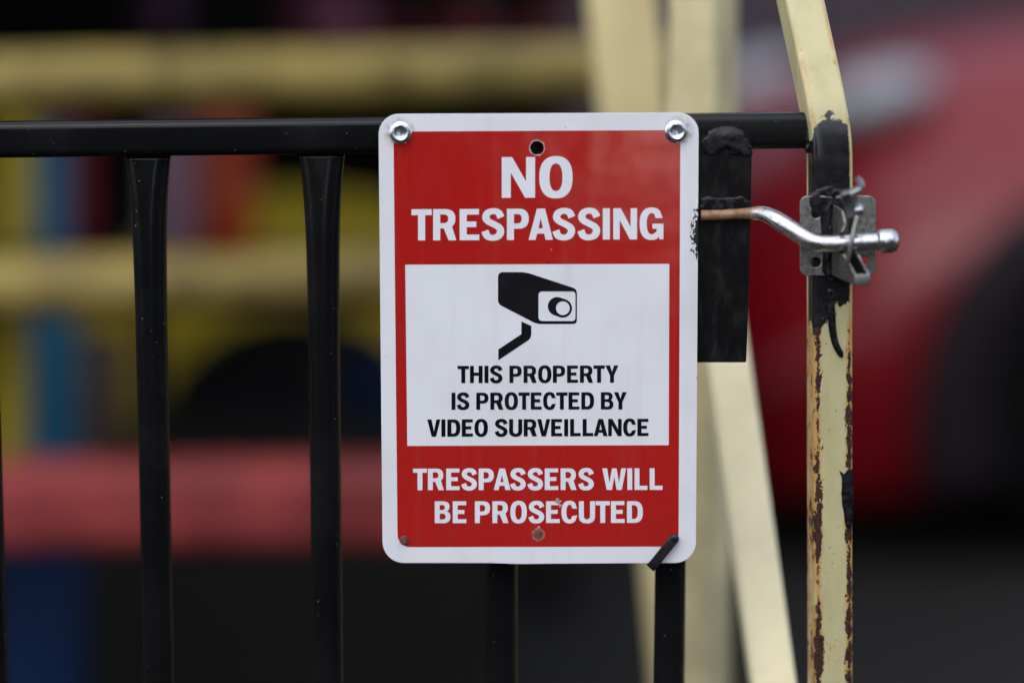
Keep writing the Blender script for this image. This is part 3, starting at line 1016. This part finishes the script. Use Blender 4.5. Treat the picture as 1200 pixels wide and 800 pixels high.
# ------------------------------------------------------------------ rail barrier farther back
Y2 = 1.35
barrier = empty('rail_barrier', (P(600, 400, Y2).x, Y2, 0), 'ochre and red tube barrier in front of the dark stall', 'barrier')
xe = P(822, 400, Y2)
prism(Vector((xe.x, Y2, 0)), Vector((xe.x, Y2, 1.16)), .07, .07, 0, .008, M['yrail'], 'end_post', barrier)
Yr = Y2 + .08
for name, mat, l, r_, rad in (('yellow_rail', M['yrail'], (0, 95), (690, 83), 34), ('yellow_rail', M['yrail'], (0, 334), (690, 324), 36), ('red_rail', M['rrail'], (0, 592), (690, 586), 53)):
    A, B = P(*l, Yr), P(*r_, Yr)
    d_ = B - A
    A2 = A - d_ * 1.1; B2 = B + d_ * .19
    if name == 'red_rail':
        hh = rad * PXW(Yr)
        rings = [[(q.x, q.y + a, q.z + b) for a, b in rrect(.05, hh, .034, 6)] for q in (A2, A2.lerp(B2, .5), B2)]
        autosmooth(link(name, bm_mesh(loft(rings), name), mat, barrier), 50)
    else:
        link(name, bm_mesh(tube([A2, A2.lerp(B2, .5), B2], rad * PXW(Yr), 28), name), mat, barrier)
prism(Vector((A2.x, Y2, 0)), Vector((A2.x, Y2, 1.25)), .07, .07, 0, .008, M['yrail'], 'end_post', barrier)

# ------------------------------------------------------------------ prize stall
YB = 4.1
stall = empty('fairground_stall', (-.9, YB, 0), 'dark open fairground stall with shelves of coloured prizes behind the barrier', 'stall')
X0, X1 = -2.7, .15
def bx(name, lo, hi, mat, bev=.004): return link(name, bm_mesh(box(lo, hi, bev), name), mat, stall, False)
bx('back_wall', (X0, YB, 0), (X1, YB + .05, 2.098), M['dark'])
bx('side_wall', (X0 - .05, 2.0, 0), (X0, YB + .05, 2.098), M['dark'])
bx('roof', (X0 - .1, 1.25, 2.1), (X1 + .1, YB + .1, 2.16), M['canvas'])  # out of view, carried forward to shade the stall and the rails
bx('shade_valance', (X0 - .1, 1.22, 1.72), (X1 + .1, 1.248, 2.16), M['canvas'])  # added out of view to block sky light from the stall
zd = P(300, 596, 2.24).z
XD = P(585, 700, 2.2).x
bx('deck', (X0 + .01, 2.2, 0), (XD, 2.898, zd), M['dark'])
bx('deck', (X0 + .01, 2.9, 0), (X1 - .003, YB - .002, zd), M['dark'])
bx('roof_post', (X1 - .05, YB - .06, zd + .001), (X1, YB - .002, 2.097), M['dark'])
# counter and upper shelf
YC = 2.3
zc = P(300, 300, YC).z
bx('counter', (X0 + .02, YC - .12, zc - .04), (P(470, 400, YC).x, YC + .16, zc), M['dark'])
for px in (176, 383):
    c = P(px, 400, YC)
    bx('counter_leg', (c.x - .012, YC - .012, zd + .001), (c.x + .012, YC + .012, zc - .042), M['dark'])
YH = 3.7
zs = P(400, 82, YH).z
bx('shelf', (X0 + .02, YH - .2, zs - .03), (X1 - .06, YB - .002, zs), M['dark'])

def drum(name, label, cat, px, w, Y, z0, z1, mat, group=None, prof=None):
    c = P(px, 400, Y)
    r_ = w / 2 * PXW(Y)
    h = z1 - z0
    o = empty(name, (c.x, Y, z0), label, cat, group)
    pr = prof or [(.85, 0), (1, .04), (1, .3), (1.05, .33), (1, .36), (1, .62), (1.05, .65), (1, .68), (1, .93), (.9, 1.0)]
    b = lathe([(a * r_, t * h) for a, t in pr], (c.x, Y, z0), 28)
    autosmooth(link('body', bm_mesh(b, 'body'), mat, o), 50)
    b = lathe([(.8 * r_, 0), (.8 * r_, .015 * h + .004), (.3 * r_, .03 * h + .004)], (c.x, Y, z1 + .0005), 20)
    link('lid', bm_mesh(b, 'lid'), mat, o)
    return o

zr = lambda py, Y: P(300, py, Y).z
drum('canister', 'narrow red canister on the stall counter beside the blue column', 'canister', 94, 44, YC, zc + .001, zr(118, YC), M['rd1'])
drum('canister', 'pale mauve canister on the stall counter left of the orange one', 'canister', 208, 62, YC, zc + .001, zr(150, YC), M['mv1'])
drum('canister', 'orange canister on the stall counter right of the mauve one', 'canister', 268, 66, YC + .02, zc + .001, zr(95, YC), M['or1'])
drum('barrel', 'dark brown barrel standing under the counter beside the blue column', 'barrel', 118, 60, 2.36, zd + .001, zr(395, 2.36), M['br1'])

# columns
def column(name, label, cat, pts, Y, mat, plinth=None):
    rings = []
    o = empty(name, (P(pts[0][0], 400, Y).x, Y, 0), label, cat)
    ps = [P(x, y, Y) for x, y, w_ in pts]
    ws = [w_ / 2 * PXW(Y) for x, y, w_ in pts]
    link('shaft', bm_mesh(tube(ps, ws, 24), 'shaft'), mat, o)
    c = ps[-1]
    b = lathe([(ws[-1] * 1.15, 0), (ws[-1] * 1.15, .05), (ws[-1], .07)], (c.x, Y, zd + .001 if c.z > .2 else 0.0), 28)
    autosmooth(link('base', bm_mesh(b, 'base'), mat, o), 40)
    return o
def foot_row(Y):
    z0, z1 = P(300, 500, Y).z, P(300, 600, Y).z
    return 500 + 100 * (z0 - .01) / (z0 - z1)
Yb = 1.95
column('painted_column', 'tapered blue column behind the left end of the barrier', 'column', [(60, 150, 38), (62, 300, 44), (64, 450, 58), (62, 560, 64), (60, foot_row(Yb), 72)], Yb, M['bl1'])
column('painted_column', 'yellow column at the far left beside the blue one', 'column', [(20, 110, 46), (14, 330, 48), (8, 560, 50), (7, 588, 50)], 2.45, M['y1'])
c = P(38, 400, 1.70)
pln = tag(link('plinth_box', bm_mesh(box((c.x - .058, 1.66, .0), (c.x + .058, 1.77, P(36, 610, 1.70).z), .01), 'plinth_box'), M['bl2'], smooth=False),
          'navy blue box standing low behind the red rail', 'box')
# yellow arch
YA = 3.1
arch = empty('yellow_arch', (P(332, 400, YA).x, YA, 0), 'broad yellow arch standing behind the counter, dark inside its opening', 'arch')
cxp, czp = P(352, 552, YA).x, P(352, 552, YA).z
ri, ro = 196 * PXW(YA), 322 * PXW(YA)
out = [(cxp - ro, zd + .001)] + [(cxp + ro * math.cos(R(a)), czp + ro * math.sin(R(a))) for a in range(180, -1, -6)] + [(cxp + ro, zd + .001), (cxp + ri, zd + .001)] + \
      [(cxp + ri * math.cos(R(a)), czp + ri * math.sin(R(a))) for a in range(0, 181, 6)] + [(cxp - ri, zd + .001)]
plate(out, YA, .1, M['y1'], 'arch_board', arch, bev=.008)
arch.children[0].data.name = 'arch_board'
drum('barrel', 'navy blue barrel inside the yellow arch', 'barrel', 440, 80, 3.3, zd + .001, zr(420, 3.3), M['bl2'])
# prizes on the upper shelf
def ball(label, px, w, mat, Y=YH - .05):
    c = P(px, 400, Y); r_ = w / 2 * PXW(Y)
    b = bmesh.new()
    bmesh.ops.create_uvsphere(b, u_segments=32, v_segments=20, radius=r_)
    for v in b.verts:                                       # soft ball, sagging where it rests
        v.co.z = max(v.co.z, -r_ * .9)
        v.co = Vector((c.x, Y, zs + r_ * .9 + .001)) + v.co
    return tag(link('prize_ball', bm_mesh(b, 'prize_ball'), mat), label, 'ball', 'balls on the stall shelf')
drum('prize_jar', 'dull purple jar on the upper stall shelf', 'jar', 190, 56, YH - .05, zs + .001, zs + .3, M['pu1'])
ball('large pink ball on the upper stall shelf', 382, 104, M['pk1'])
ball('dark red ball on the upper stall shelf, just right of the pink one', 462, 60, M['rd1'])
ball('dark red ball on the upper stall shelf above the sign', 540, 76, M['rd1'])
ball('dark red ball at the right end of the upper stall shelf', 632, 66, M['rd1'])

# ------------------------------------------------------------------ red car
car = empty('parked_car', (0, 0, 0), 'glossy red car with black wheel arch trim parked behind the latch post', 'car')
ST = [  # x, z low, z shoulder, z top, half width low, shoulder, top
    (0.00, .22, .40, .60, .54, .60, .28),
    (0.06, .12, .47, .78, .74, .77, .34),
    (0.20, .10, .59, .95, .84, .86, .42),
    (0.48, .10, .77, 1.10, .88, .89, .48),
    (0.95, .12, .92, 1.19, .90, .89, .54),
    (1.45, .19, 1.01, 1.23, .90, .89, .64),
    (2.30, .19, 1.05, 1.20, .90, .89, .72),
    (3.20, .19, 1.06, 1.18, .90, .89, .72),
    (3.90, .22, 1.05, 1.16, .87, .86, .68),
    (4.18, .32, .98, 1.10, .78, .78, .60),
    (4.25, .45, .88, .98, .62, .62, .45)]
rings = []
for x, zl, zs_, zt, a, b, c in ST:
    h = [(0, zl), (a * .85, zl), (a * .97, zl + .05), (a, zl + .2), ((a + b) / 2 + .015, (zl + zs_) / 2 + .05), (b, zs_ - .08), (b * .95, zs_), (c, zt - .025), (c * .5, zt), (0, zt + .005)]
    rings.append([(x, -q[0], q[1]) for q in h] + [(x, q[0], q[1]) for q in h[-2:0:-1]])
me = bm_mesh(loft(rings), 'car_body')
cb = bpy.data.objects.new('tmp', me); COL.objects.link(cb)
sb = cb.modifiers.new('s', 'SUBSURF'); sb.levels = 3; sb.render_levels = 3
cutters = []
WX, WR = (.92, 3.42), .35
for x in WX:
    for s in (-1, 1):
        b = bmesh.new()
        bmesh.ops.create_cone(b, cap_ends=True, segments=40, radius1=.405, radius2=.405, depth=.5)
        m_ = bpy.data.meshes.new('c'); b.to_mesh(m_); b.free()
        m_.transform(Matrix.Translation((x, s * .85, .36)) @ Matrix.Rotation(R(90), 4, 'X'))
        co = bpy.data.objects.new('c', m_); COL.objects.link(co); cutters.append(co)
        bo = cb.modifiers.new('b', 'BOOLEAN'); bo.object = co; bo.operation = 'DIFFERENCE'; bo.solver = 'EXACT'
dg = bpy.context.evaluated_depsgraph_get()
me2 = bpy.data.meshes.new_from_object(cb.evaluated_get(dg))
for o in [cb] + cutters: bpy.data.objects.remove(o)
me2.materials.clear()
autosmooth(link('body', me2, M['car'], car), 40)
# cabin
CS = [(1.30, 1.13, 1.16, .70, .66), (1.65, 1.13, 1.42, .72, .60), (2.00, 1.13, 1.64, .74, .56), (2.6, 1.13, 1.68, .75, .56), (3.3, 1.13, 1.66, .74, .55), (3.75, 1.13, 1.50, .72, .54), (4.05, 1.09, 1.14, .66, .55)]
rings = []
for x, z0, z1, a, b in CS:
    h = [(0, z0), (a, z0), ((a + b) / 2 + .01, (z0 + z1) / 2), (b, z1 - .015), (b * .8, z1), (0, z1 + .01)]
    rings.append([(x, -q[0], q[1]) for q in h] + [(x, q[0], q[1]) for q in h[-2:0:-1]])
link('windows', bm_mesh(loft(rings), 'windows'), M['glass'], car)
rings = []
for x, z0, z1, a, b in CS[2:6]:
    rings.append([(x, y * b, z1 + dz) for y, dz in ((-1.02, -.03), (-1.02, 0), (-.8, .018), (0, .03), (.8, .018), (1.02, 0), (1.02, -.03), (0, .0))])
link('roof', bm_mesh(loft(rings), 'roof'), M['car'], car)
# arch trim, wheels, lamps, bumper, mirror
for x in WX:
    for s in (-1, 1):
        rings = []
        for j in range(33):
            a = R(-24 + 228 * j / 32)
            ring = []
            for rr, dy in ((.36, -.10), (.36, .012), (.385, .022), (.505, .016), (.52, .004), (.52, -.10)):
                ring.append((x + rr * math.cos(a), s * (.905 + dy), .36 + rr * math.sin(a)))
            rings.append(ring)
        link('wheel_arch_trim', bm_mesh(loft(rings), 'wheel_arch_trim'), M['plastic'], car)
        prof = [(.20, -.10), (.31, -.105), (.345, -.09), (.35, -.04), (.35, .04), (.345, .09), (.31, .105), (.20, .10)]
        wh = link('wheel', bm_mesh(lathe([(r_, h) for r_, h in prof], (x, s * .80, .35), 36, 'Y'), 'wheel'), M['tyre'], car)
        rim = bmesh.new()
        lathe([(.22, -.02), (.225, .03), (.2, .035), (.18, .0), (.06, .02), (.02, .03)] if s < 0 else [(.22, .02), (.225, -.03), (.2, -.035), (.18, 0), (.06, -.02), (.02, -.03)], (x, s * .88, .35), 36, 'Y', rim)
        rm = link('rim', bm_mesh(rim, 'rim'), M['alloy'], None)
        rm.parent = wh
for s in (-1, 1):
    b = bmesh.new()
    bmesh.ops.create_uvsphere(b, u_segments=24, v_segments=14, radius=1)
    mt = Matrix.Translation((.26, s * .735, .915)) @ Matrix.Rotation(R(-16), 4, 'Y') @ Matrix.Rotation(s * R(-52), 4, 'Z') @ Matrix.Diagonal((.10, .20, .085, 1)) if False else \
        Matrix.Translation((.40, s * .52, 1.015)) @ Matrix.Rotation(s * R(6), 4, 'Z') @ Matrix.Rotation(R(-20), 4, 'Y') @ Matrix.Diagonal((.16, .09, .07, 1))
    b.transform(mt)
    link('headlight', bm_mesh(b, 'headlight'), M['lamp'], car)
    b = bmesh.new(); bmesh.ops.create_uvsphere(b, u_segments=20, v_segments=12, radius=1)
    b.transform(Matrix.Translation((1.62, s * .98, 1.13)) @ Matrix.Diagonal((.07, .11, .075, 1)))
    link('mirror', bm_mesh(b, 'mirror'), M['plastic'], car)
    bmx = box((.02, s * .70 - .02, .26), (4.2, s * .70 + .02, .30), .01)
    bmx.free()
link('lower_grille', bm_mesh(box((-.012, -.42, .40), (.06, .42, .56), .02), 'lower_grille'), M['plastic'], car, False)
CARYAW = R(9)
car.rotation_euler = (0, 0, CARYAW)
ctr = P(1348, 400, 3.30)          # where the near front wheel's face should stand
cr, sr = math.cos(CARYAW), math.sin(CARYAW)
lx_, ly_ = .92, -.92
car.location = (ctr.x - (lx_ * cr - ly_ * sr), 3.30 - (lx_ * sr + ly_ * cr), 0)

# ------------------------------------------------------------------ building behind the car
bld = empty('low_building', (4, 9.2, 0), 'dark rendered low building far behind the red car', 'building')
link('wall', bm_mesh(box((-3.5, 9.0, 0), (12, 9.4, 3.2), .01), 'wall'), M['wall'], bld, False)
link('roof', bm_mesh(box((-3.8, 8.7, 3.2), (12.3, 9.8, 3.35), .01), 'roof'), M['canvas'], bld, False)

# ------------------------------------------------------------------ unseen buildings added to shape reflections in the glossy sign and paint
def reflection_building(x0, x1, h, label, n, mat):
    o = empty('unseen_building', ((x0 + x1) / 2, -26, 0), label, 'building')
    link('wall', bm_mesh(box((x0, -32, 0), (x1, -26, h), .02), 'wall'), mat, o, False)
    link('roof', bm_mesh(box((x0 - .2, -32.3, h), (x1 + .2, -25.7, h + .3), .02), 'roof'), M['canvas'], o, False)
    st = (x1 - x0) / n
    for i in range(n):
        for lv in range(int(h // 3.2)):
            a_ = x0 + st * (i + .28)
            link('window', bm_mesh(box((a_, -26.02, 1 + lv * 3.2), (a_ + st * .44, -25.96, 2.9 + lv * 3.2), .01), 'window'), M['glass'], o, False)
reflection_building(-34, 1.05, 9.0, 'dark long building added out of view to shape the reflection in the sign', 8, M['wall'])
reflection_building(4.6, 40, 12.5, 'dark tall building added out of view to darken reflections in the red car', 8, M['wall'])
